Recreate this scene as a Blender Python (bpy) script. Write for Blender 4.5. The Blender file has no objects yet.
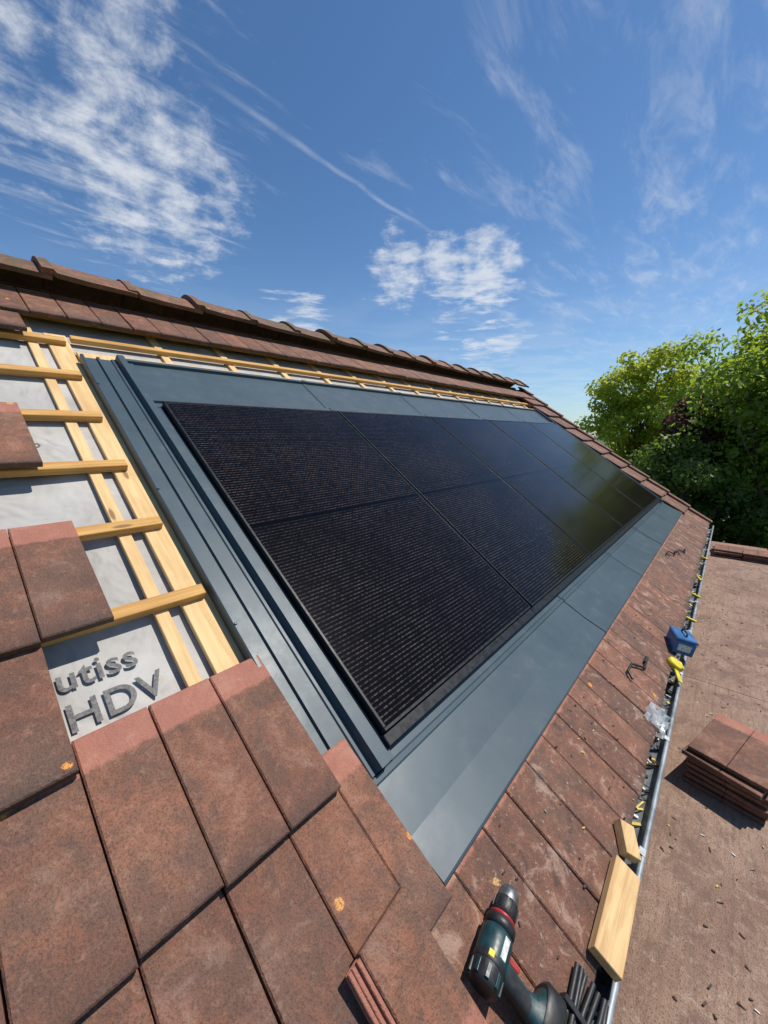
import bpy, math, random
import numpy as np
from mathutils import Vector, Matrix
random.seed(7); np.random.seed(7)
rad=math.radians
PITCH=rad(35.3); CP,SP=math.cos(PITCH),math.sin(PITCH)
CZ=5.6; HC=1.17
def P(s,t,h): return Vector((s, t*CP-(h-HC)*SP, CZ+t*SP+(h-HC)*CP))
RT=3.02
APEX=P(0,RT,0.075)
def PB(s,t,h):
    v=P(s,t,h); return Vector((v.x,2*APEX.y-v.y,v.z))
scene=bpy.context.scene
# ---------------------------------------------------------------- builder
class MB:
    def __init__(self): self.v=[];self.f=[];self.m=[];self.a=[];self.sm=[]
    def add(self,vs,fs,mat=0,attr=None,smooth=False):
        b=len(self.v); self.v+= [tuple(x) for x in vs]
        self.a+= attr if attr else [(0,0,0,1)]*len(vs)
        for f in fs:
            self.f.append([i+b for i in f]); self.m.append(mat); self.sm.append(smooth)
    def slab(self,bot,top,ch=0.0,mat=0,attr=None):
        bot=[Vector(x) for x in bot]; top=[Vector(x) for x in top]
        if ch<=0:
            vs=bot+top; fs=[(3,2,1,0),(4,5,6,7)]+[(i,(i+1)%4,4+(i+1)%4,4+i) for i in range(4)]
            self.add(vs,fs,mat,(attr+attr) if attr else None); return
        mid=[t+(b-t).normalized()*ch for b,t in zip(bot,top)]
        ins=[]
        for i in range(4):
            e1=(top[(i+1)%4]-top[i]).normalized(); e2=(top[i-1]-top[i]).normalized()
            ins.append(top[i]+(e1+e2)*ch)
        vs=bot+mid+ins
        fs=[(3,2,1,0),(8,9,10,11)]
        for k in (0,4):
            fs+=[(k+i,k+(i+1)%4,k+4+(i+1)%4,k+4+i) for i in range(4)]
        self.add(vs,fs,mat,attr*3 if attr else None)
    def rbox(self,s0,s1,t0,t1,h0,h1,ch=0.0,mat=0,F=P,attr=True,rnd=None):
        q=[(s0,t0),(s1,t0),(s1,t1),(s0,t1)]
        r=random.random() if rnd is None else rnd
        self.slab([F(a,b,h0) for a,b in q],[F(a,b,h1) for a,b in q],ch,mat,[(a,b,r,1) for a,b in q])
    def wbox(self,x0,x1,y0,y1,z0,z1,ch=0.0,mat=0):
        self.rbox(x0,x1,y0,y1,z0,z1,ch,mat,F=lambda a,b,c:Vector((a,b,c)))
    def fbox(self,M,x0,x1,y0,y1,z0,z1,ch=0.0,mat=0):
        self.rbox(x0,x1,y0,y1,z0,z1,ch,mat,F=lambda a,b,c:M@Vector((a,b,c)))
    def loft(self,rings,mat=0,caps=True,smooth=True,closed=True):
        n=len(rings[0]); vs=[p for r in rings for p in r]; fs=[]
        for k in range(len(rings)-1):
            for i in range(n if closed else n-1):
                j=(i+1)%n; fs.append((k*n+i,k*n+j,(k+1)*n+j,(k+1)*n+i))
        self.add(vs,fs,mat,None,smooth)
        if caps and closed:
            self.add(rings[0],[tuple(range(n))[::-1]],mat); self.add(rings[-1],[tuple(range(n))],mat)
    def lathe(self,M,prof,seg=24,mat=0,caps=True,smooth=True):
        self.loft([[M@Vector((x,r*math.cos(2*math.pi*i/seg),r*math.sin(2*math.pi*i/seg))) for i in range(seg)] for x,r in prof],mat,caps,smooth)
    def tube(self,pts,rr,seg=8,mat=0):
        pts=[Vector(p) for p in pts]
        if not hasattr(rr,'__len__'): rr=[rr]*len(pts)
        rings=[]; up=Vector((0.13,0.31,0.94)).normalized()
        for i,p in enumerate(pts):
            d=(pts[min(i+1,len(pts)-1)]-pts[max(i-1,0)]).normalized()
            a=d.cross(up); 
            if a.length<1e-3: a=d.cross(Vector((1,0,0)))
            a.normalize(); b=d.cross(a)
            rings.append([p+(a*math.cos(2*math.pi*k/seg)+b*math.sin(2*math.pi*k/seg))*rr[i] for k in range(seg)])
        self.loft(rings,mat)
    def obj(self,name,mats,parent=None,center=True):
        vs=np.array(self.v,dtype=float)
        if parent is not None: o=np.array(parent.location)
        elif center: o=(vs.min(0)+vs.max(0))/2
        else: o=np.zeros(3)
        me=bpy.data.meshes.new(name); me.from_pydata([tuple(x) for x in (vs-o)],[],self.f)
        for mt in mats: me.materials.append(mt)
        me.polygons.foreach_set('material_index',self.m)
        me.polygons.foreach_set('use_smooth',self.sm)
        at=me.attributes.new('tile','FLOAT_COLOR','POINT')
        at.data.foreach_set('color',np.array(self.a,dtype=np.float32).ravel())
        me.update()
        ob=bpy.data.objects.new(name,me); scene.collection.objects.link(ob)
        if parent is not None: ob.parent=parent
        else: ob.location=o
        return ob
def empty(name,loc=(0,0,0)):
    e=bpy.data.objects.new(name,None); e.location=loc; e.empty_display_size=.2
    scene.collection.objects.link(e); return e
# ---------------------------------------------------------------- materials
class NT:
    def __init__(self,nt): self.nt=nt
    def n(self,t,**k):
        nd=self.nt.nodes.new(t)
        for a,b in k.items(): setattr(nd,a,b)
        return nd
    def l(self,a,b): self.nt.links.new(a,b)
    def setin(self,s,v):
        if isinstance(v,bpy.types.NodeSocket): self.l(v,s)
        elif isinstance(v,(tuple,list)):
            if s.type=='RGBA' and len(v)==3: v=(*v,1)
            s.default_value=v
        else: s.default_value=v
    def math(self,op,a,b=0.0,c=None,clamp=False):
        nd=self.n('ShaderNodeMath',operation=op,use_clamp=clamp); self.setin(nd.inputs[0],a); self.setin(nd.inputs[1],b)
        if c is not None: self.setin(nd.inputs[2],c)
        return nd.outputs[0]
    def noise(self,vec,scale,detail=5,rough=.55,dist=0.0):
        nd=self.n('ShaderNodeTexNoise'); self.l(vec,nd.inputs['Vector'])
        nd.inputs['Scale'].default_value=scale; nd.inputs['Detail'].default_value=detail
        nd.inputs['Roughness'].default_value=rough; nd.inputs['Distortion'].default_value=dist
        return nd.outputs['Fac']
    def mr(self,v,a,b,c=0.0,d=1.0,smooth=True):
        nd=self.n('ShaderNodeMapRange'); nd.interpolation_type='SMOOTHSTEP' if smooth else 'LINEAR'
        for i,x in enumerate((v,a,b,c,d)): self.setin(nd.inputs[i],x)
        return nd.outputs[0]
    def mix(self,f,a,b,bt='MIX'):
        nd=self.n('ShaderNodeMix',data_type='RGBA',blend_type=bt)
        self.setin(nd.inputs['Factor'],f); self.setin(nd.inputs[6],a); self.setin(nd.inputs[7],b)
        return nd.outputs[2]
    def bump(self,h,strength=.4,dist=.005,normal=None):
        nd=self.n('ShaderNodeBump'); nd.inputs['Strength'].default_value=strength; nd.inputs['Distance'].default_value=dist
        self.l(h,nd.inputs['Height'])
        if normal is not None: self.l(normal,nd.inputs['Normal'])
        return nd.outputs[0]
    def mapping(self,vec,scale=(1,1,1),rot=(0,0,0),loc=(0,0,0)):
        nd=self.n('ShaderNodeMapping'); self.l(vec,nd.inputs[0])
        nd.inputs['Scale'].default_value=scale; nd.inputs['Rotation'].default_value=rot; nd.inputs['Location'].default_value=loc
        return nd.outputs[0]
def newmat(name):
    m=bpy.data.materials.new(name); m.use_nodes=True; nt=m.node_tree
    b=nt.nodes['Principled BSDF']; N=NT(nt)
    g=N.n('ShaderNodeNewGeometry'); at=N.n('ShaderNodeAttribute',attribute_name='tile')
    return m,N,b,g.outputs['Position'],at
def simple(name,col,rough=.5,metal=0.0,nscale=30,namt=.25,bump=.0,spec=.5):
    m,N,b,pos,at=newmat(name)
    f=N.noise(pos,nscale,4,.6)
    dark=tuple(c*(1-namt) for c in col); lite=tuple(min(1,c*(1+namt)) for c in col)
    N.l(N.mix(N.mr(f,.3,.7),dark,lite),b.inputs['Base Color'])
    N.l(N.mr(f,.3,.7,rough-.08,rough+.08),b.inputs['Roughness'])
    b.inputs['Metallic'].default_value=metal; b.inputs['Specular IOR Level'].default_value=spec
    if bump: N.l(N.bump(f,bump,.004),b.inputs['Normal'])
    return m
def tile_mat(name,moss=0.0,dust=0.0):
    m,N,b,pos,at=newmat(name)
    sp=N.n('ShaderNodeSeparateColor'); N.l(at.outputs['Color'],sp.inputs[0])
    rnd,vv=sp.outputs['Red'],sp.outputs['Green']
    n1=N.noise(pos,6,4,.6); n2=N.noise(pos,42,6,.72); n3=N.noise(pos,230,2,.7); n4=N.noise(pos,11,6,.7,.6); n5=N.noise(pos,3.1,5,.7,.4)
    c=N.mix(rnd,(.145,.058,.036),(.275,.108,.058))
    c=N.mix(N.math('MULTIPLY',N.mr(n1,.38,.68),.45),c,(.30,.132,.074))
    c=N.mix(N.math('MULTIPLY',N.mr(n4,.42,.64),.60),c,(.085,.052,.038))
    c=N.mix(N.math('MULTIPLY',N.mr(n5,.48,.64),.45),c,(.105,.072,.054))
    c=N.mix(N.math('MULTIPLY',N.mr(n2,.5,.70),.40),c,(.34,.19,.125))
    c=N.mix(N.math('MULTIPLY',N.mr(n3,.48,.64),.55),c,(.055,.036,.030))
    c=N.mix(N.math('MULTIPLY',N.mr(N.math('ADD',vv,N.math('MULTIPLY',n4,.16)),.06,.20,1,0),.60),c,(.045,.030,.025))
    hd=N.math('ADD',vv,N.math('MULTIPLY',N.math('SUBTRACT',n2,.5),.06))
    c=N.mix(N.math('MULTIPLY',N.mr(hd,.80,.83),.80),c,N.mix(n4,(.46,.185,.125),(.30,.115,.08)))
    c=N.mix(N.math('MULTIPLY',N.mr(n4,.34,.46,1,0),.18+.38*dust),c,(.42,.29,.22))
    if dust:
        c=N.mix(N.math('MULTIPLY',N.mr(N.noise(pos,60,3,.6),.62,.7),.5),c,(.45,.36,.30))
        c=N.mix(N.math('MULTIPLY',N.mr(N.noise(pos,16,5,.7),.56,.66),.62),c,(.045,.031,.026))
    vo=N.n('ShaderNodeTexVoronoi'); N.l(pos,vo.inputs['Vector']); vo.inputs['Scale'].default_value=9
    wob=N.math('ADD',vo.outputs['Distance'],N.math('MULTIPLY',N.math('SUBTRACT',n2,.5),.16))
    vs=N.n('ShaderNodeSeparateColor'); N.l(vo.outputs['Color'],vs.inputs[0])
    spot=N.math('MULTIPLY',N.mr(wob,.09,.115,1,0),N.math('GREATER_THAN',vs.outputs['Red'],.66))
    spot=N.math('MULTIPLY',spot,N.mr(n3,.38,.5))
    c=N.mix(spot,c,N.mix(vs.outputs['Green'],(.80,.27,.02),(.42,.35,.16)))
    if moss:
        mf=N.math('MULTIPLY',N.mr(N.noise(pos,11,6,.75),.46,.6),moss)
        c=N.mix(mf,c,N.mix(n2,(.04,.034,.018),(.19,.15,.06)))
    N.l(c,b.inputs['Base Color'])
    b.inputs['Roughness'].default_value=.70; b.inputs['Specular IOR Level'].default_value=.4
    h=N.math('ADD',n2,N.math('MULTIPLY',n3,.5))
    N.l(N.bump(h,.7,.007),b.inputs['Normal'])
    return m
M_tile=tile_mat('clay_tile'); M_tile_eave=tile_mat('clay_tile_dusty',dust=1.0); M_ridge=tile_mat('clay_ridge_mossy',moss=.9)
def wood(name,c1,c2,axis='s'):
    m,N,b,pos0,at=newmat(name)
    sp=N.n('ShaderNodeSeparateColor'); N.l(at.outputs['Color'],sp.inputs[0])
    off=N.n('ShaderNodeVectorMath',operation='ADD'); N.l(pos0,off.inputs[0])
    cb=N.n('ShaderNodeCombineXYZ'); N.l(N.math('MULTIPLY',sp.outputs['Blue'],7.0),cb.inputs[0]); N.l(cb.outputs[0],off.inputs[1])
    pos=off.outputs[0]
    rot=N.mapping(pos,(1,1,1),(-PITCH,0,0))
    st=N.mapping(rot,(3,60,60) if axis=='s' else (60,3,60))
    g=N.noise(st,1.0,5,.6,.8); g2=N.noise(pos,6,4,.6)
    kn=N.n('ShaderNodeTexVoronoi'); N.l(N.mapping(rot,(3,12,12) if axis=='s' else (12,3,12)),kn.inputs['Vector']); kn.inputs['Scale'].default_value=1.0
    c=N.mix(N.mr(g,.35,.68),c1,c2); c=N.mix(N.math('MULTIPLY',N.mr(g2,.4,.75),.45),c,(c2[0]*.8,c2[1]*.7,c2[2]*.6))
    c=N.mix(N.math('MULTIPLY',N.mr(kn.outputs['Distance'],.07,.13,1,0),.8),c,(.16,.07,.03))
    N.l(c,b.inputs['Base Color']); b.inputs['Roughness'].default_value=.75
    N.l(N.bump(g,.3,.003),b.inputs['Normal']); return m
M_batten=wood('pine_batten',(.60,.34,.10),(.42,.21,.055),'s')
M_board=wood('pine_board',(.72,.50,.24),(.58,.37,.16),'t')
M_offcut=wood('pine_offcut',(.68,.47,.22),(.50,.30,.13),'s')
# membrane
M_mem,N,b,pos,at=newmat('roof_membrane')
w=N.noise(pos,5,3,.5,.4); f=N.noise(pos,160,2,.6); st=N.noise(pos,3,4,.6)
c=N.mix(N.mr(st,.35,.7),(.36,.345,.32),(.48,.46,.43)); c=N.mix(N.math('MULTIPLY',f,.3),c,(.27,.25,.23))
c=N.mix(N.math('MULTIPLY',N.mr(N.noise(pos,14,5,.7),.56,.7),.35),c,(.30,.24,.19))
N.l(c,b.inputs['Base Color']); b.inputs['Roughness'].default_value=.8
N.l(N.bump(w,1.0,.045),b.inputs['Normal'])
M_print=simple('membrane_print',(.13,.125,.12),.75,nscale=120,namt=.5)
# coated steel flashing
M_fl,N,b,pos,at=newmat('coated_steel_flashing')
n1=N.noise(pos,2.2,3,.5); n2=N.noise(pos,70,4,.7); n4=N.noise(pos,9,6,.7)
c=N.mix(N.mr(n1,.3,.7),(.041,.066,.083),(.050,.078,.096)); c=N.mix(N.math('MULTIPLY',N.mr(n2,.6,.8),.25),c,(.16,.16,.155))
c=N.mix(N.math('MULTIPLY',N.mr(n4,.55,.72),.14),c,(.20,.17,.15))
N.l(c,b.inputs['Base Color']); N.l(N.mr(n4,.3,.7,.38,.46),b.inputs['Roughness']); b.inputs['Specular IOR Level'].default_value=.34
N.l(N.bump(n1,.22,.02),b.inputs['Normal'])
# panel glass
M_gl,N,b,pos,at=newmat('solar_glass')
sc=N.n('ShaderNodeSeparateColor'); N.l(at.outputs['Color'],sc.inputs[0]); x,y=sc.outputs['Red'],sc.outputs['Green']
def saw(v,per,wd,off=0.0):
    fr=N.math('FRACT',N.math('ADD',N.math('DIVIDE',v,per),off)); return N.math('LESS_THAN',N.math('ABSOLUTE',N.math('SUBTRACT',fr,.5)),wd/per/2)
row=N.math('FLOOR',N.math('DIVIDE',y,.0155)); 
bx=saw(N.math('ADD',x,N.math('MULTIPLY',row,.0083)),.0215,.0180)
by=saw(y,.0155,.0048)
dash=N.math('MULTIPLY',bx,by)
cell=N.math('MAXIMUM',saw(x,.1838,.003,.5),saw(y,.0955,.0022,.5))
mid=N.math('LESS_THAN',N.math('ABSOLUTE',N.math('SUBTRACT',y,.875)),.007)
nf=N.noise(pos,45,3,.75); nz=N.noise(pos,2.2,4,.6)
amt=N.math('MULTIPLY',N.mr(nf,.32,.68,.1,1.0),N.mr(nz,.3,.7,.4,1.0))
c=N.mix(N.math('MULTIPLY',dash,amt),(.0022,.0019,.0022),(.078,.058,.054))
c=N.mix(cell,c,(.002,.002,.0025)); c=N.mix(mid,c,(.0008,.0008,.0008))
N.l(c,b.inputs['Base Color'])
b.inputs['Roughness'].default_value=.13; b.inputs['IOR'].default_value=1.38
b.inputs['Specular IOR Level'].default_value=.20
M_fr=simple('black_aluminium',(.008,.009,.011),.4,nscale=50,spec=.3)
M_zinc=simple('zinc',(.27,.30,.32),.5,metal=.4,nscale=14,namt=.25,bump=.2)
M_steel=simple('galvanised_steel',(.36,.37,.38),.5,metal=.5,nscale=25)
M_black=simple('black_plastic',(.015,.015,.016),.5,nscale=60)
M_teal=simple('dark_teal_plastic',(.007,.036,.042),.45,nscale=60)
M_red=simple('red_plastic',(.35,.02,.02),.4)
M_blue=simple('blue_plastic',(.03,.13,.32),.45,nscale=20)
M_yel=simple('yellow_plastic',(.65,.5,.03),.5)
M_white=simple('white_label',(.6,.6,.58),.6,nscale=90,namt=.3)
M_straw=simple('straw',(.62,.48,.12),.8)
M_wall=simple('render_wall',(.55,.48,.38),.85,nscale=8,namt=.08,bump=.3)
M_metal=simple('dull_metal',(.25,.24,.23),.4,metal=.8,nscale=60)
# scaffold deck
M_deck,N,b,pos,at=newmat('dusty_plywood')
n1=N.noise(pos,2.5,5,.65,.3); n2=N.noise(pos,30,6,.75); n3=N.noise(pos,190,2,.7); gr=N.noise(N.mapping(pos,(5,55,10)),1,5,.65,.6)
c=N.mix(N.mr(n1,.3,.7),(.245,.145,.10),(.36,.235,.17)); c=N.mix(N.math('MULTIPLY',N.mr(gr,.42,.70),.7),c,(.175,.108,.078))
c=N.mix(N.math('MULTIPLY',N.mr(n2,.50,.68),.5),c,(.46,.34,.26)); c=N.mix(N.math('MULTIPLY',N.mr(n3,.55,.65),.75),c,(.09,.056,.043))
c=N.mix(N.math('MULTIPLY',N.mr(N.noise(pos,6,6,.75,.6),.50,.60),.65),c,(.165,.098,.072))
N.l(c,b.inputs['Base Color']); b.inputs['Roughness'].default_value=.85
N.l(N.bump(N.math('ADD',n2,n3),.8,.008),b.inputs['Normal'])
# ground, leaves, bark
M_grass,N,b,pos,at=newmat('grass')
c=N.mix(N.noise(pos,.6,6,.7),(.035,.06,.015),(.08,.12,.03)); N.l(c,b.inputs['Base Color']); b.inputs['Roughness'].default_value=.95
M_bark=simple('bark',(.12,.085,.06),.9,nscale=12,namt=.5,bump=.6)
def leafmat(name,c1,c2,tr,tf=.5):
    m=bpy.data.materials.new(name); m.use_nodes=True; nt=m.node_tree; nt.nodes.clear(); N=NT(nt)
    at=N.n('ShaderNodeAttribute',attribute_name='tile'); sp=N.n('ShaderNodeSeparateColor'); N.l(at.outputs['Color'],sp.inputs[0])
    c=N.mix(sp.outputs['Red'],c1,c2); c=N.mix(N.math('MULTIPLY',sp.outputs['Green'],.35),c,tuple(k*.5 for k in c1))
    d=N.n('ShaderNodeBsdfPrincipled'); N.l(c,d.inputs['Base Color']); d.inputs['Roughness'].default_value=.5
    t=N.n('ShaderNodeBsdfTranslucent'); N.l(N.mix(.7,c,tr),t.inputs['Color'])
    mx=N.n('ShaderNodeMixShader'); mx.inputs[0].default_value=tf; N.l(d.outputs[0],mx.inputs[1]); N.l(t.outputs[0],mx.inputs[2])
    o=N.n('ShaderNodeOutputMaterial'); N.l(mx.outputs[0],o.inputs[0]); return m
L_green=leafmat('leaf_green',(.095,.155,.020),(.22,.31,.038),(.52,.66,.07),.55)
L_yel=leafmat('leaf_yellow_green',(.18,.25,.022),(.34,.41,.045),(.75,.80,.09),.55)
L_dark=leafmat('leaf_dark',(.045,.085,.018),(.115,.18,.03),(.26,.38,.05))
L_purp=leafmat('leaf_purple',(.045,.024,.022),(.10,.05,.038),(.20,.07,.05))
# ---------------------------------------------------------------- house
house=empty('house')
TW=0.151; TL=0.42; S0=-1.50; S1=7.19
JO=0.092
def slabtile(mb,s0,s1,tb,head=TL,lift=0.0,F=P,mat=0,h_low=.102,h_hi=.065):
    j=lambda a:random.uniform(-a,a)
    g=.0018
    dl=j(.0022)+lift; dr=j(.0022)+lift; te=tb+j(.006); sk=j(.002)
    r=random.random()
    a0,a1=s0+g+j(.001),s1-g+j(.001)
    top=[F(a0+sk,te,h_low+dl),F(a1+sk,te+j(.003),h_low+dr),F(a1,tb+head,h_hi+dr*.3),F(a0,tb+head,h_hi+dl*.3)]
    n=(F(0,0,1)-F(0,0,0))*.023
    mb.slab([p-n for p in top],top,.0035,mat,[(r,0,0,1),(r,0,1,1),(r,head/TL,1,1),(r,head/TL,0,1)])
def row(mb,tb,sa,sb,head=TL,F=P,mat=0,phase=JO):
    k0=math.ceil((sa-phase)/TW-1e-6)
    k=k0; edges=[sa]
    while phase+k*TW<sb-1e-4:
        if phase+k*TW>sa+.01: edges.append(phase+k*TW)
        k+=1
    edges.append(sb)
    for a,b_ in zip(edges[:-1],edges[1:]):
        slabtile(mb,a,b_,tb,head,0,F,mat)
G=.335; T0=.01
mb=MB()
row(mb,-.66,S0,S1,mat=1)
row(mb,-.325,S0,.642)
row(mb,T0,S0,JO+3*TW)
row(mb,T0+G,S0,JO)
row(mb,T0+2*G,S0,JO+TW)
row(mb,T0+3*G,S0,JO-TW)
row(mb,T0+4*G,S0,JO+TW-.02)
row(mb,T0+5*G,S0,JO-TW)
row(mb,T0+6*G,S0,JO)
row(mb,T0+7*G,S0,JO+2*TW-.04,head=.36)
row(mb,2.555,S0,S1,head=.36)
for k in range(-1,8): row(mb,T0+k*G,6.62,S1)
mb.obj('roof_tiles',[M_tile,M_tile_eave],house)
mb=MB()
for k in range(-2,9):
    row(mb,T0+k*G,S0,S1,head=.42 if k<8 else .3,F=PB)
mb.obj('rear_roof_tiles',[M_tile],house)
# verge tiles
mb=MB()
for F in (P,PB):
    for k in range(-2,9):
        tb=T0+k*G
        for sgn,sv in ((1,S1),(-1,S0)):
            a,b_=(sv-.05,sv+.06) if sgn>0 else (sv-.06,sv+.05)
            r=random.random(); te=min(tb+G+.05,RT-.05)
            q=[(a,tb-.01),(b_,tb-.01),(b_,te),(a,te)]
            hh=[.132,.132,.104,.104]
            mb.slab([F(x_,y_,h-.028) for (x_,y_),h in zip(q,hh)],[F(x_,y_,h) for (x_,y_),h in zip(q,hh)],.006,0,[(r,.3,0,1)]*4)
            o0,o1=(b_-.02,b_) if sgn>0 else (a,a+.02)
            q=[(o0,tb-.01),(o1,tb-.01),(o1,te),(o0,te)]
            mb.slab([F(x_,y_,h-.15) for (x_,y_),h in zip(q,hh)],[F(x_,y_,h-.0285) for (x_,y_),h in zip(q,hh)],0,0,[(r,.3,0,1)]*4)
mb.obj('verge_tiles',[M_tile],house)
# ridge caps
mb=MB(); L=.41; s=S0-.05; k=0
while s<S1+.05:
    e=min(s+L+.045,S1+.09); r=random.random(); rs=random.uniform(-.008,.008); yw=random.uniform(-.008,.008); b0=len(mb.a)
    def ring(x,lift,th):
        out=[];inn=[]
        for i in range(17):
            a=-1+2*i/16; yy=a*.205
            z=APEX.z+.100+lift+rs-(math.sqrt((yy*.82)**2+.085**2)-.085)
            out.append(Vector((x,APEX.y+yy*(1+lift)+yw,z))); inn.append(Vector((x,APEX.y+yy*.93+yw,z-th)))
        return out+inn[::-1]
    mb.loft([ring(s,.024,.026),ring(s+.05,.026,.026),ring(s+.064,.010,.022),ring(s+.2,.004,.022),ring(e-.03,.002,.02),ring(e,.0,.02)],0,True,False)
    for i in range(b0,len(mb.a)): mb.a[i]=(r,.3,0,1)
    s+=L; k+=1
mb.obj('ridge_tiles',[M_ridge],house)
# membrane
mb=MB()
nx,ny=90,40; vs=[];fs=[]
for i in range(nx+1):
    for jj in range(ny+1):
        s=S0+.02+(S1-S0-.04)*i/nx; t=-.62+(RT-.02+.62)*jj/ny
        vs.append(P(s,t,-.004+.004*math.sin(s*9+t*3)+random.uniform(-.001,.001)))
for i in range(nx):
    for jj in range(ny): a=i*(ny+1)+jj; fs.append((a,a+ny+1,a+ny+2,a+1))
mb.add(vs,fs,0,None,True)
mb.rbox(S0+.02,S1-.02,1.40,2.9,.0015,.0045,0)
mb.obj('roof_membrane',[M_mem],house)
mb=MB(); 
mb.rbox(S0+.03,S1-.03,-.60,RT-.02,-.10,-.025); mb.rbox(S0+.03,S1-.03,-.60,RT-.02,-.10,-.02,F=PB)
mb.obj('roof_deck',[M_board],house)
# battens
mb=MB()
for k in range(-1,8):
    t=T0+k*G+.025
    if k<=1: e=.40
    else: e=[.505,.49,.478,.482,.49,.50][k-2]
    sl=random.uniform(-.006,.006)
    w=.040
    def Fb(a,b_,c,sl=sl): return P(a,b_+sl*a,c)
    mb.rbox(S0+.03,e,t,t+w,.0225,.051,.002,F=Fb)
    mb.rbox(6.64,S1-.06,t,t+w,.021,.045,.002)
mb.rbox(.53,S1-.06,2.420,2.455,.023,.050,.002)
mb.rbox(S0+.03,S1-.06,2.66,2.70,.021,.045,.002)
mb.rbox(S0+.03,S1-.06,2.88,2.92,.021,.045,.002)
mb.obj('battens',[M_batten],house)
mb=MB()
mb.rbox(.432,.522,.18,2.50,.0045,.0222,.002)
for s in (.372,-.23,-.83,-1.43): mb.rbox(s-.019,s+.019,-.55,2.95,.0047,.0222,.0015)
s=.98
while s<7.1: mb.rbox(s-.022,s+.022,2.302,2.95,.0047,.0225,.0015); s+=.42
mb.rbox(.523,6.62,2.232,2.300,.006,.040,.002)
mb.obj('counter_battens',[M_board],house)
# printed text
def text(body,s,t,size,parent):
    cu=bpy.data.curves.new('t','FONT'); cu.body=body; cu.size=size; cu.space_character=1.05; cu.offset=size*.012
    o=bpy.data.objects.new('t',cu); scene.collection.objects.link(o)
    dg=bpy.context.evaluated_depsgraph_get(); me=bpy.data.meshes.new_from_object(o.evaluated_get(dg))
    bpy.data.objects.remove(o)
    for v in me.vertices: v.co=P(s+v.co.x,t+v.co.y,.0062)
    me.materials.clear(); me.materials.append(M_print)
    ob=bpy.data.objects.new('membrane_print',me); scene.collection.objects.link(ob); ob.parent=parent
text('utiss',.098,.575,.093,house); text('HDV',.098,.468,.100,house)
text('r.up',.16,1.56,.055,house)
# walls
mb=MB()
ye=.30; yb=2*APEX.y-ye
def zroof(y): return P(0,0,-.11).z+(y-P(0,0,-.11).y)*math.tan(PITCH)
for x0,x1 in ((S0+.1,S0+.35),(S1-.4,S1-.15)):
    prof=[(ye,0),(yb,0),(yb,zroof(ye)),(APEX.y,zroof(APEX.y)),(ye,zroof(ye))]
    vs=[Vector((x0,a,c)) for a,c in prof]+[Vector((x1,a,c)) for a,c in prof]
    mb.add(vs,[(4,3,2,1,0),(5,6,7,8,9)]+[(i,(i+1)%5,5+(i+1)%5,5+i) for i in range(5)])
mb.wbox(S0+.352,S1-.402,ye,ye+.25,0,zroof(ye)-.02); mb.wbox(S0+.352,S1-.402,yb-.25,yb,0,zroof(ye)-.02)
mb.obj('walls',[M_wall],house)
mb=MB(); ep=P(0,-.64,0)
mb.wbox(S0,S1,ep.y+.115,ep.y+.14,ep.z-.22,ep.z-.03)
mb.obj('fascia_board',[M_board],house)
# ---------------------------------------------------------------- flashing
fl=empty('roof_flashing',P(3.5,1,.05))
mb=MB()
PS0=.738; PWD=1.134; PE=PS0+5*PWD
def prof_t(prof,ta,tb_):
    for (a,h0),(b_,h1) in zip(prof[:-1],prof[1:]):
        mb.add([P(a,ta,h0),P(b_,ta,h1),P(b_,tb_,h1),P(a,tb_,h0)],[(0,1,2,3)])
lp=[(.520,.024),(.520,.066),(.524,.069),(.534,.069),(.538,.052),(.585,.052),(.589,.063),(.600,.063),(.604,.052),(.648,.052),(.652,.058),(.668,.058),(.674,.088),(.704,.088),(.709,.062),(.742,.062)]
prof_t(lp,-.03,2.225)
rp=[(2*((PS0+PE)/2)-a,h) for a,h in lp]; prof_t(rp,-.03,2.225)
def prof_s(prof,sa,sb,dh=0):
    for (a,h0),(b_,h1) in zip(prof[:-1],prof[1:]):
        mb.add([P(sa,a,h0+dh),P(sb,a,h0+dh),P(sb,b_,h1+dh),P(sa,b_,h1+dh)],[(0,1,2,3)])
ap=[(.035,.047),(-.03,.050),(-.035,.056),(-.05,.056),(-.055,.051),(-.19,.068),(-.300,.091),(-.306,.089),(-.312,.076)]
tp=[(1.78,.064),(1.815,.064),(1.82,.076),(1.85,.076),(1.86,.0565),(2.195,.0565),(2.200,.074),(2.222,.074),(2.225,.03)]
cuts=[.645]+[PS0+.40+PWD*k for k in range(1,5)]+[6.58]
for i,(a,b_) in enumerate(zip(cuts[:-1],cuts[1:])):
    prof_s(ap,a,b_,0.0015*(i%2))
    if i: prof_s([(t,h+.004) for t,h in ap],a-.03,a+.0)
for i in range(5):
    a=PS0+i*PWD; b_=a+PWD
    prof_s(tp,(.705 if i==0 else a-.02),(PE+.03 if i==4 else b_),0.0015*(i%2))
    if i: prof_s([(t,h+.004) for t,h in tp],a-.03,a+.0)
mb.obj('flashing_sheets',[M_fl],fl)
mb=MB()
for t in (.55,1.2,1.95):
    o=P(.528,t,.069); M=Matrix.Translation(o)@Matrix.Rotation(PITCH,4,'X')@Matrix.Rotation(-math.pi/2,4,'Y')
    mb.lathe(M,[(0,.005),(.002,.005),(.003,.003),(.004,.003)],8)
mb.obj('screws',[M_fl],fl)
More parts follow.
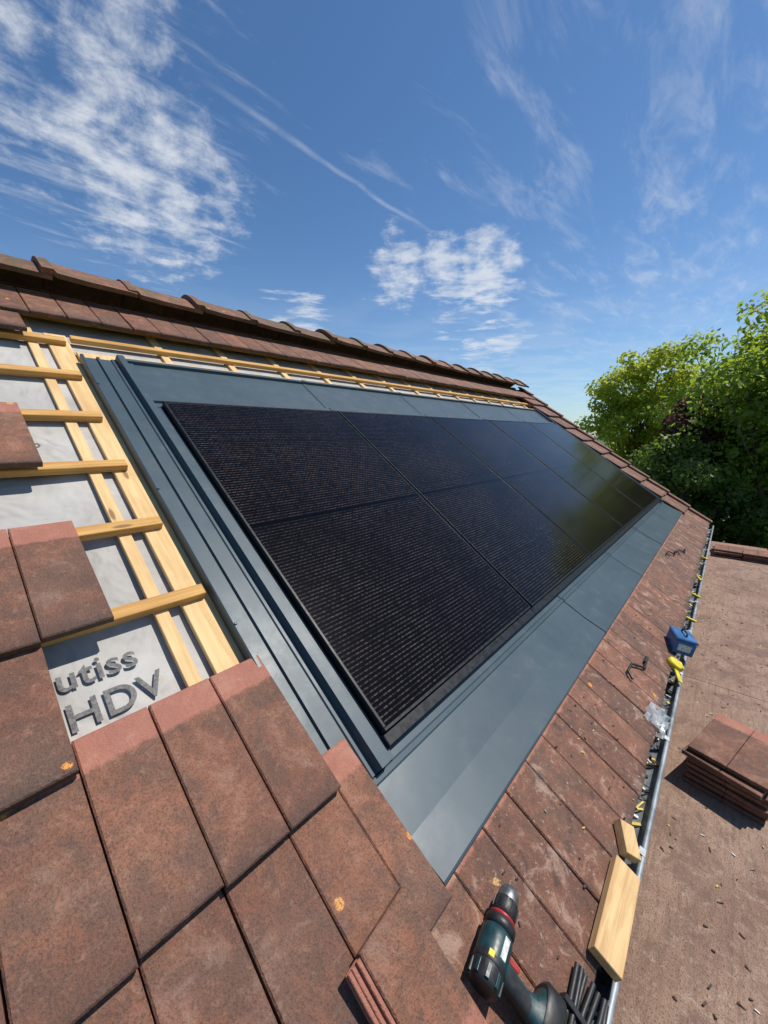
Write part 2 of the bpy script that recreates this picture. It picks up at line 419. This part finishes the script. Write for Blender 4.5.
# ---------------------------------------------------------------- solar panels
PT0=.035; PT1=1.795
for i in range(5):
    a=PS0+i*PWD+.008; b_=PS0+(i+1)*PWD-.008
    e=empty('solar_panel',P((a+b_)/2,(PT0+PT1)/2,.09))
    mb=MB(); fw=.011
    mb.rbox(a,b_,PT0,PT0+fw,.052,.092,.0015); mb.rbox(a,b_,PT1-fw,PT1,.052,.092,.0015)
    mb.rbox(a,a+fw,PT0+fw,PT1-fw,.052,.0917,.0015); mb.rbox(b_-fw,b_,PT0+fw,PT1-fw,.052,.0917,.0015)
    mb.obj('frame',[M_fr],e)
    mb=MB(); q=[(a+fw,PT0+fw),(b_-fw,PT0+fw),(b_-fw,PT1-fw),(a+fw,PT1-fw)]
    at_=[(x_-a,y_-PT0,0,1) for x_,y_ in q]
    mb.slab([P(x_,y_,.084) for x_,y_ in q],[P(x_,y_,.0895) for x_,y_ in q],0,0,at_)
    mb.obj('glass',[M_gl],e)
    mb=MB(); mb.rbox(a-.007,b_+.007,PT0-.038,PT0-.001,.050,.078,.003)
    mb.obj('bottom_trim',[M_fr],e)
mb=MB(); mb.rbox(PS0-.012,PE+.012,PT0+.05,PT1-.05,.018,.046); mb.obj('mounting_tray',[M_black],fl)
# ---------------------------------------------------------------- gutter
gut=empty('gutter',(3,.1,CZ-1.33)); GZ=CZ-1.305; GY=.105; GR=.066
mb=MB()
def half(r): return [(GY+r*math.cos(a),GZ+r*math.sin(a)) for a in np.linspace(math.pi,2*math.pi,15)]
o,i_=half(GR),half(GR-.003)
rings=[[Vector((x,y_,z)) for y_,z in o+i_[::-1]] for x in (S0,S1+.05)]
mb.loft(rings,0,True,True)
mb.tube([(S0,GY-GR,GZ+.002),(3,GY-GR,GZ+.002),(S1+.05,GY-GR,GZ+.002)],.0085,10)
mb.obj('trough',[M_zinc],gut)
mb=MB(); x=S0+.3
while x<S1:
    pts=[(x,GY+GR+.01,GZ+.02)]+[(x,GY+(GR+.004)*math.cos(a),GZ+(GR+.004)*math.sin(a)) for a in np.linspace(2*math.pi,math.pi,12)]+[(x,GY-GR-.006,GZ+.01),(x,GY-GR+.012,GZ+.016)]
    mb.loft([[Vector(p)+Vector((d,0,0)) for d in (-.013,.013)] for p in pts],0,False,False,closed=False)
    mb.wbox(x-.012,x+.012,GY-GR+.002,GY+GR,GZ+.004,GZ+.0075); x+=.62
mb.obj('brackets',[M_steel],gut)
# debris inside and around gutter
mb=MB()
def bit(p,l,w,mat):
    M=Matrix.Translation(p)@Matrix.Rotation(random.uniform(0,6.28),4,'Z')@Matrix.Rotation(random.uniform(-.4,.4),4,'Y')
    mb.fbox(M,-l/2,l/2,-w/2,w/2,-w*.3,w*.3,0,mat)
for _ in range(520):
    x=random.uniform(.2,7); a=random.uniform(-.9,.8)
    y_=GY+GR*.85*math.sin(a)*.9; z=GZ-GR*.93*math.cos(a)+.004
    m_=random.choice([0,0,1,2,2,3]); bit(Vector((x,y_,z)),random.uniform(.01,.045),random.uniform(.003,.014),m_)
for _ in range(150):
    s=random.uniform(.3,7); t=random.uniform(-.65,-.34); h=.102-(t+.66)/.42*.037+.003
    bit(P(s,t,h),random.uniform(.004,.014),random.uniform(.002,.006),random.choice([0,0,0,1,3]))
for _ in range(260):
    x=random.uniform(.9,7.8); bit(Vector((x,random.uniform(-.5,.0),CZ-1.717)),random.uniform(.005,.022),random.uniform(.002,.006),random.choice([2,0,0,0,3,1]))
mb.obj('roofing_debris',[M_tile,M_straw,M_white,M_black])
# ---------------------------------------------------------------- scaffold
sc_=empty('scaffold',(3,-.3,CZ-1.75)); DZ=CZ-1.72
mb=MB(); x=-1.5
while x<8.1:
    e=min(x+2.42,8.15); mb.wbox(x,e-.004,-.62,.085,DZ-.03+random.uniform(-.001,.001),DZ,.002); x+=2.42
mb.obj('deck',[M_deck],sc_)
mb=MB()
for x in (-1.3,1.1,3.5,5.9,8.05):
    for y_ in (-.60,.05): mb.tube([(x,y_,0),(x,y_,DZ-.04)],.024,12)
    mb.tube([(x,-.7,DZ-.06),(x,.15,DZ-.06)],.024,12)
for y_ in (-.60,.05):
    mb.tube([(-1.5,y_,DZ-.10),(8.2,y_,DZ-.10)],.024,12); mb.tube([(-1.5,y_,1.8),(8.2,y_,1.8)],.024,12)
mb.obj('tubes',[M_steel],sc_)
# ---------------------------------------------------------------- tile stacks
def stack(x,y,ang,layers,cols=1):
    mb=MB()
    for k in range(layers):
        for c_ in range(cols):
            M=Matrix.Translation((x,y-c_*.31,DZ+.001+k*.027))@Matrix.Rotation(ang+random.uniform(-.09,.09),4,'Z')@Matrix.Translation((random.uniform(-.025,.025),random.uniform(-.018,.018),0))
            r=random.random()
            for w0,w1 in ((-.151,-.001),(.001,.151)):
                q=[(-.21,w0),(.21,w0),(.21,w1),(-.21,w1)]
                top=[M@Vector((a,b_,.021)) for a,b_ in q]; bot=[M@Vector((a,b_,.002)) for a,b_ in q]
                mb.slab(bot,top,.002,0,[(r,.2,0,1),(r,.95,0,1),(r,.95,1,1),(r,.2,1,1)])
            for xx in (-.17,.15): mb.fbox(M,xx,xx+.03,-.14,.14,-.0045,.0018,0,0)
    mb.obj('roof_tile_stack',[M_tile])
stack(2.42,-.235,-.26,7); stack(7.35,-.16,.03,4,2)
# loose tile
mb=MB(); c0=P(.468,-.44,.128)
M=Matrix.Translation(c0)@Matrix.Rotation(PITCH+.03,4,'X')@Matrix.Rotation(.05,4,'Z')@Matrix.Rotation(.03,4,'Y')
q=[(-.068,-.21),(.075,-.21),(.075,.21),(-.068,.21)]
mb.slab([M@Vector((a,b_,-.018)) for a,b_ in q],[M@Vector((a,b_,0)) for a,b_ in q],.003,0,[(.85,.9,0,1),(.85,.9,0,1),(.85,.72,0,1),(.85,.72,0,1)])
for k,(a,hh) in enumerate(((-.078,-.004),(-.090,-.009),(-.101,-.006))):
    q=[(a,-.205),(a+.0085,-.205),(a+.0085,.205),(a,.205)]
    mb.slab([M@Vector((x_,y_,-.018)) for x_,y_ in q],[M@Vector((x_,y_,hh)) for x_,y_ in q],.0015,0,[(.9,.95,0,1)]*4)
q=[(-.103,-.206),(-.066,-.206),(-.066,.206),(-.103,.206)]
mb.slab([M@Vector((x_,y_,-.0185)) for x_,y_ in q],[M@Vector((x_,y_,-.013)) for x_,y_ in q],0,0,[(.9,.95,0,1)]*4)
mb.obj('roof_tile',[M_tile])
# ---------------------------------------------------------------- drill
RX=Matrix.Rotation(PITCH,4,'X')
dc=P(.648,-.436,.128); dr=empty('cordless_drill',dc)
DM=Matrix.Translation(dc)@RX@Matrix.Rotation(.16,4,'Z')
mb=MB()
mb.lathe(DM,[(-.082,.018),(-.080,.028),(-.072,.032),(-.045,.034)],28,1)
mb.lathe(DM,[(-.0448,.034),(.0,.035),(.018,.034),(.022,.030)],28,0)
mb.lathe(DM,[(.0225,.030),(.026,.034),(.040,.034),(.044,.029)],28,1)
mb.lathe(DM,[(-.0455,.0343),(-.044,.0352),(-.034,.0352),(-.0325,.0345)],28,1)
for k in range(9): mb.fbox(DM@Matrix.Rotation(k*math.pi/4.5+.3,4,'X'),-.074,-.05,-.004,.004,.031,.0352,.0005,0)
mb.obj('motor_housing',[M_teal,M_black],dr)
mb=MB()
mb.lathe(DM,[(.0445,.0265),(.047,.0285),(.051,.0285),(.053,.0255)],28,0)
mb.obj('torque_collar',[M_red],dr)
mb=MB()
mb.lathe(DM,[(.0535,.024),(.058,.0275),(.083,.0272),(.087,.0255),(.0875,.0235)],24,0)
mb.lathe(DM,[(.088,.0242),(.104,.0238),(.116,.018),(.120,.012)],24,1)
for k in range(14): mb.fbox(DM@Matrix.Rotation(k*math.pi/7,4,'X'),.060,.084,-.0016,.0016,.026,.0288,0,0)
mb.obj('chuck',[M_black,M_metal],dr)
mb=MB()
def ring(y,x,hx,hz):
    return [DM@Vector((x+hx*math.copysign(abs(math.cos(a))**.75,math.cos(a)),y,hz*math.copysign(abs(math.sin(a))**.75,math.sin(a)))) for a in np.linspace(0,2*math.pi,21)[:-1]]
mb.loft([ring(-.018,-.028,.028,.024),ring(-.036,-.026,.022,.019),(ring(-.06,-.028,.019,.0175)),ring(-.085,-.030,.019,.0175),ring(-.105,-.029,.024,.021),ring(-.118,-.022,.040,.028)],0)
mb.obj('handle',[M_teal],dr)
mb=MB()
mb.loft([ring(-.030,-.0275,.023,.0200),ring(-.06,-.031,.0185,.0190),ring(-.095,-.033,.019,.0190)],0)
mb.obj('grip_rubber',[M_black],dr)
mb=MB(); mb.fbox(DM@Matrix.Translation((-.002,-.048,0)),-.006,.006,-.014,.014,-.008,.008,.003); mb.obj('trigger',[M_red],dr)
mb=MB(); 
mb.loft([ring(-.1185,-.018,.044,.029),ring(-.124,-.016,.050,.033),ring(-.160,-.016,.050,.033),ring(-.166,-.016,.044,.028)],0)
mb.obj('battery',[M_black],dr)
mb=MB(); mb.fbox(DM@Matrix.Rotation(.2,4,'X'),-.028,.012,-.007,.007,.030,.0357,.0008)
mb.fbox(DM@Matrix.Rotation(-.5,4,'X'),-.040,-.028,-.006,.006,.030,.0360,.0008,1); mb.obj('label',[M_white,M_yel],dr)
# ---------------------------------------------------------------- offcuts
mb=MB(); M=Matrix.Translation(P(1.00,-.66,.124))@RX@Matrix.Rotation(.02,4,'Z')@Matrix.Rotation(-.10,4,'X')
mb.fbox(M,-.135,.135,-.036,.036,-.013,.013,.0015); mb.obj('wood_offcut',[M_offcut])
mb=MB(); M=Matrix.Translation(P(1.225,-.645,.116))@RX@Matrix.Rotation(.5,4,'Z')
mb.fbox(M,-.045,.045,-.025,.025,-.012,.018,.0015); mb.obj('wood_offcut',[M_offcut])
# cable bundle
mb=MB()
for k in range(7):
    pts=[P(.46+.07*i,-.615-.013*k+.006*math.sin(i*1.3+k)-.012*max(0,3-i)*.3,.111+.005*(k%2)) for i in range(6)]
    mb.tube(pts,.0060,8)
for q in (.58,.72): mb.rbox(q,q+.012,-.715,-.60,.104,.126,.001)
mb.obj('cable_bundle',[M_black])
for sx,tx in ((2.05,-.50),(4.3,-.40),(4.6,-.47)):
    mb=MB(); pts=[P(sx+.05*i-.02*math.sin(i*2),tx+.035*math.sin(i*1.1),.101) for i in range(6)]
    mb.tube(pts,.006,8); mb.lathe(Matrix.Translation(pts[-1]),[(-.03,.009),(.03,.009)],10); mb.obj('cable_connector',[M_black])
# blue box with handle & tape
bx=P(2.72,-.655,.107); e=empty('tool_case',bx); M=Matrix.Translation(bx)@Matrix.Rotation(.35,4,'Z')@Matrix.Rotation(.2,4,'X')
mb=MB(); mb.fbox(M,-.07,.07,-.05,.05,.0,.08,.006); mb.obj('body',[M_blue],e)
mb=MB(); mb.fbox(M,-.073,.073,-.053,.053,.081,.098,.006); mb.obj('lid',[M_blue],e)
mb=MB(); mb.fbox(M,-.0715,-.0705,-.032,.032,.02,.06,0); mb.fbox(M,-.04,.03,-.0520,-.0505,.02,.06,0); mb.obj('label',[M_white],e)
mb=MB(); mb.tube([M@Vector((-.04,0,.098)),M@Vector((-.035,0,.118)),M@Vector((.035,0,.118)),M@Vector((.04,0,.098))],.005,8); mb.obj('carry_handle',[M_black],e)
tx_=P(2.50,-.655,.112); e=empty('tape_measure',tx_); M=Matrix.Translation(tx_)@RX@Matrix.Rotation(.4,4,'Z')
mb=MB(); mb.lathe(M@Matrix.Rotation(math.pi/2,4,'Y'),[(-.018,.03),(-.015,.037),(.015,.037),(.018,.03)],20); mb.obj('case',[M_yel],e)
mb=MB(); mb.fbox(M,-.13,-.03,-.012,.012,-.004,.002,0); mb.fbox(M,-.01,.045,-.05,-.03,-.016,.012,.003); mb.obj('blade',[M_yel],e)
for sx in (3.35,3.9,4.4,5.2):
    mb=MB(); M=Matrix.Translation((sx,GY-GR+.02,GZ+.012))@Matrix.Rotation(random.uniform(-1,1),4,'Z')
    mb.fbox(M,-.05,.05,-.008,.008,0,.01,.002); mb.fbox(M,.04,.055,-.025,.025,.0,.018,.003); mb.obj('yellow_clip',[M_yel])
m,N,b,pos,at=newmat('clear_plastic'); b.inputs['Base Color'].default_value=(.6,.65,.68,1); b.inputs['Roughness'].default_value=.2; b.inputs['Alpha'].default_value=.45
mb=MB(); vs=[];fs=[]
for i in range(9):
    for j in range(7): vs.append(P(1.86+i*.02,-.69+j*.016,.107+random.uniform(-.012,.018)))
for i in range(8):
    for j in range(6): a=i*7+j; fs.append((a,a+7,a+8,a+1))
mb.add(vs,fs,0,None,False); mb.obj('plastic_wrap',[m])
# ---------------------------------------------------------------- ground
mb=MB(); R=900; vs=[(0,0,0)]+[(R*math.cos(a),R*math.sin(a),0) for a in np.linspace(0,2*math.pi,65)[:-1]]
mb.add(vs,[(0,i+1,(i+1)%64+1) for i in range(64)]); mb.obj('ground',[M_grass])
# ---------------------------------------------------------------- trees
def tree(name,x,y,base,top,rx,ry,mat,nclump=70,nleaf=16000,ls=.10,seed=1,cr0=.28,cr1=.62):
    rs=np.random.RandomState(seed); rnd=random.Random(seed)
    e=empty(name,(x,y,0)); mb=MB(); H=top
    trunk=[Vector((x+rnd.uniform(-.12,.12)*i/4,y+rnd.uniform(-.12,.12)*i/4,H*.82*i/7)) for i in range(8)]
    mb.tube(trunk,[.22*H/9*(1-.85*i/7) for i in range(8)],10)
    cz=(base+top)/2; rz=(top-base)/2; C=[]
    while len(C)<nclump:
        v=rs.uniform(-1,1,3); r=np.linalg.norm(v)
        if r>1 or r<.25: continue
        w=.82+.3*math.sin(v[0]*5+seed)*math.cos(v[1]*4+v[2]*3+seed*2)
        C.append((x+v[0]*rx*w,y+v[1]*ry*w,cz+v[2]*rz*w*.93))
    for i in range(0,nclump,2):
        c=Vector(C[i]); k=rnd.randint(2,6); st=trunk[k]
        if c.z<st.z: st=trunk[2]
        mid=st.lerp(c,.5)+Vector((rnd.uniform(-.2,.2),rnd.uniform(-.2,.2),rnd.uniform(0,.3)))
        mb.tube([st,st.lerp(mid,.5),mid,c],[.06*H/9,.045*H/9,.03*H/9,.01],6)
    mb.obj('trunk_and_limbs',[M_bark],e)
    C=np.array(C); cr=rs.uniform(cr0,cr1,nclump); cc=rs.uniform(0,1,nclump)
    wts=cr**2; idx=rs.choice(nclump,nleaf,p=wts/wts.sum())
    d=rs.normal(size=(nleaf,3)); d/=np.linalg.norm(d,axis=1)[:,None]; rr=cr[idx]*rs.uniform(.15,1.12,nleaf)**.55
    ctr=C[idx]+d*rr[:,None]*np.array([1.15,1.15,.8])
    nrm=d*.7+rs.normal(size=(nleaf,3))*.6+np.array([0,0,.5]); nrm/=np.linalg.norm(nrm,axis=1)[:,None]
    a=np.cross(nrm,rs.normal(size=(nleaf,3))); a/=np.linalg.norm(a,axis=1)[:,None]; b2=np.cross(nrm,a)
    sz=(ls*rs.uniform(.55,1.3,nleaf))[:,None]
    V=np.stack([ctr-a*sz*.6,ctr-b2*sz*.36,ctr+a*sz*.6,ctr+b2*sz*.36],1).reshape(-1,3)-np.array([x,y,0])
    me=bpy.data.meshes.new('leaves'); me.vertices.add(nleaf*4); me.vertices.foreach_set('co',V.ravel())
    me.loops.add(nleaf*4); me.loops.foreach_set('vertex_index',np.arange(nleaf*4))
    me.polygons.add(nleaf); me.polygons.foreach_set('loop_start',np.arange(nleaf)*4); me.polygons.foreach_set('loop_total',np.full(nleaf,4))
    me.update(); me.validate()
    col=np.ones((nleaf,4,4),dtype=np.float32); col[:,:,0]=np.clip(cc[idx]*.6+rs.uniform(0,.5,nleaf),0,1)[:,None]; col[:,:,1]=rs.uniform(0,1,nleaf)[:,None]
    at=me.attributes.new('tile','FLOAT_COLOR','POINT'); at.data.foreach_set('color',col.ravel())
    me.materials.append(mat); ob=bpy.data.objects.new('leaves',me); scene.collection.objects.link(ob); ob.parent=e
tree('deciduous_tree',16.0,-1.2,2.6,10.4,3.4,3.5,L_green,150,34000,.14,3,.35,.8)
tree('deciduous_tree',19.0,3.0,3.2,9.6,2.2,2.2,L_yel,80,17000,.14,11,.3,.65)
tree('deciduous_tree',21.5,.6,2.4,9.9,2.7,2.4,L_green,80,16000,.15,21,.35,.75)
tree('copper_leaved_tree',15.2,.85,3.6,7.4,.85,.85,L_purp,45,8000,.11,5,.22,.42)
tree('shrub',13.8,1.0,1.2,6.0,1.4,1.3,L_dark,70,13000,.11,8,.25,.55)
tree('shrub',12.8,-1.9,1.0,4.9,1.5,1.5,L_dark,60,11000,.11,9,.25,.55)
tree('shrub',14.5,-.3,.6,4.7,1.4,1.4,L_dark,60,10000,.12,13,.25,.55)
tree('deciduous_tree',20.5,-6.5,2.2,10.2,3.2,3.2,L_green,70,12000,.18,31,.4,.8)
# distant tree line
mb=MB(); rs=np.random.RandomState(4)
for k in range(7000):
    a=rs.uniform(-.9,1.3); dd=rs.uniform(60,80); hh=(3.0+1.2*math.sin(a*17)+math.sin(a*41))*rs.uniform(0,1)**.6
    c=Vector((dd*math.cos(a),dd*math.sin(a),hh)); s_=rs.uniform(.3,.8)
    u=Vector(rs.normal(size=3)).normalized(); w_=u.cross(Vector(rs.normal(size=3))).normalized()
    mb.add([c-u*s_,c-w_*s_*.7,c+u*s_,c+w_*s_*.7],[(0,1,2,3)],0,[(rs.rand(),rs.rand(),0,1)]*4)
mb.obj('distant_trees',[L_dark])
# ---------------------------------------------------------------- light & sky
EL=rad(62); AZ=rad(-38)
sd=Vector((math.cos(EL)*math.cos(AZ),math.cos(EL)*math.sin(AZ),math.sin(EL)))
su=bpy.data.lights.new('sun','SUN'); su.energy=5.0; su.angle=rad(.5); su.color=(1,.95,.87)
so=bpy.data.objects.new('sun',su); so.rotation_euler=sd.to_track_quat('Z','Y').to_euler(); so.location=(0,0,20); scene.collection.objects.link(so)
W=bpy.data.worlds.new('World'); scene.world=W; W.use_nodes=True; nt=W.node_tree; nt.nodes.clear(); N=NT(nt)
W.cycles.sampling_method='MANUAL'; W.cycles.sample_map_resolution=256
sky=N.n('ShaderNodeTexSky',sky_type='NISHITA'); sky.sun_disc=False; sky.sun_elevation=EL; sky.sun_rotation=rad(90)-AZ
sky.air_density=1.0; sky.dust_density=.4; sky.ozone_density=3.0
tc=N.n('ShaderNodeTexCoord'); nv=N.n('ShaderNodeVectorMath',operation='NORMALIZE'); N.l(tc.outputs['Generated'],nv.inputs[0])
sx=N.n('ShaderNodeSeparateXYZ'); N.l(nv.outputs[0],sx.inputs[0])
z=N.math('MAXIMUM',sx.outputs[2],.04); px=N.math('DIVIDE',sx.outputs[0],z); py=N.math('DIVIDE',sx.outputs[1],z)
cb=N.n('ShaderNodeCombineXYZ'); N.l(px,cb.inputs[0]); N.l(py,cb.inputs[1]); pv=cb.outputs[0]
def mask(d,ci,co):
    d=Vector(d).normalized(); dp=N.n('ShaderNodeVectorMath',operation='DOT_PRODUCT'); N.l(nv.outputs[0],dp.inputs[0]); dp.inputs[1].default_value=d
    return N.mr(dp.outputs['Value'],math.cos(rad(co)),math.cos(rad(ci)))
def mul(*a):
    r=a[0]
    for q in a[1:]: r=N.math('MULTIPLY',r,q)
    return r
def thr(noise,mk,lo,hi,bias):
    return N.mr(N.math('SUBTRACT',noise,N.math('MULTIPLY',N.math('SUBTRACT',1.0,mk),bias)),lo,hi)
puff=N.noise(pv,4.8,8,.64,.2); big=N.noise(pv,1.5,3,.5,.3); fine=N.noise(nv.outputs[0],16,7,.62,.3)
pn=N.math('ADD',N.math('MULTIPLY',puff,.6),N.math('MULTIPLY',fine,.4))
w1=N.noise(N.mapping(pv,(1.0,3.4,1),(0,0,rad(28))),2.2,8,.66,.35)
w2=N.noise(N.mapping(pv,(.9,3.0,1),(0,0,rad(-35)),(3,1,0)),2.0,8,.66,.4)
mA=N.math('MAXIMUM',mask((106,600,420),2,20),mask((185,470,250),1,14))
c1=mul(thr(pn,mA,.39,.64,.34),.80)
c1b=mul(thr(w1,mask((150,500,330),2,26),.44,.80,.3),.5)
mC=N.math('MAXIMUM',N.math('MAXIMUM',mask((330,270,163),.3,6.5),mask((388,205,158),.3,7)),mask((352,240,160),.3,6))
c2=mul(thr(pn,mC,.38,.60,.28),.72)
c3=mul(thr(w2,mask((481,110,260),6,38),.46,.84,.25),.42)
c3b=mul(thr(w1,mask((560,-40,200),4,26),.46,.84,.25),.32)
stk=N.noise(N.mapping(nv.outputs[0],(6,6,34),(0,0,0)),1.6,7,.62,.2)
c4=mul(thr(stk,mask((257,339,112),.3,7),.42,.62,.28),.65)
c5=mul(thr(stk,mask((383,190,92),.3,7),.42,.62,.28),.55)
c6=mul(thr(stk,mask((370,215,118),.3,8),.46,.62,.26),.5)
ln=N.math('ABSOLUTE',N.math('SUBTRACT',py,N.math('ADD',1.28,N.math('MULTIPLY',N.math('SUBTRACT',big,.5),.12))))
tr=mul(N.mr(ln,.0,.022,1,0),N.mr(px,.6,.9),N.mr(px,1.5,2.0,1,0),N.mr(puff,.3,.6,.2,1),.24)
hz=mul(N.mr(big,.4,.6,.3,1),N.mr(sx.outputs[2],.0,.40,1,0),.24)
tot=c1
for q in (c1b,c2,c3,c3b,c4,c5,c6,tr,hz):
    tot=N.math('SUBTRACT',1.0,N.math('MULTIPLY',N.math('SUBTRACT',1.0,tot),N.math('SUBTRACT',1.0,q)))
tot=N.math('MINIMUM',tot,.93)
tint=N.mix(N.mr(sx.outputs[2],.08,.6),(.80,.97,1.10),(.63,.86,1.03))
col=N.mix(tot,N.mix(1.0,sky.outputs[0],tint,'MULTIPLY'),(6.9,7.2,7.6))
bg=N.n('ShaderNodeBackground'); N.l(col,bg.inputs['Color']); bg.inputs['Strength'].default_value=.114
wo=N.n('ShaderNodeOutputWorld'); N.l(bg.outputs[0],wo.inputs[0])
# ---------------------------------------------------------------- camera
cam=bpy.data.cameras.new('camera'); cam.sensor_fit='VERTICAL'; cam.sensor_height=36; cam.sensor_width=27; cam.lens=36*387/1024; cam.clip_start=.02; cam.clip_end=3000
co=bpy.data.objects.new('camera',cam); scene.collection.objects.link(co); scene.camera=co
r=Vector((.6623,-.7491,0)).normalized(); f=Vector((.7345,.6494,-.1976)).normalized(); r=(r-f*r.dot(f)).normalized(); u=r.cross(f)
Mx=Matrix(((r.x,u.x,-f.x,0),(r.y,u.y,-f.y,0),(r.z,u.z,-f.z,CZ),(0,0,0,1)))
co.matrix_world=Mx
scene.view_settings.view_transform='Standard'; scene.view_settings.look='None'; scene.view_settings.exposure=0
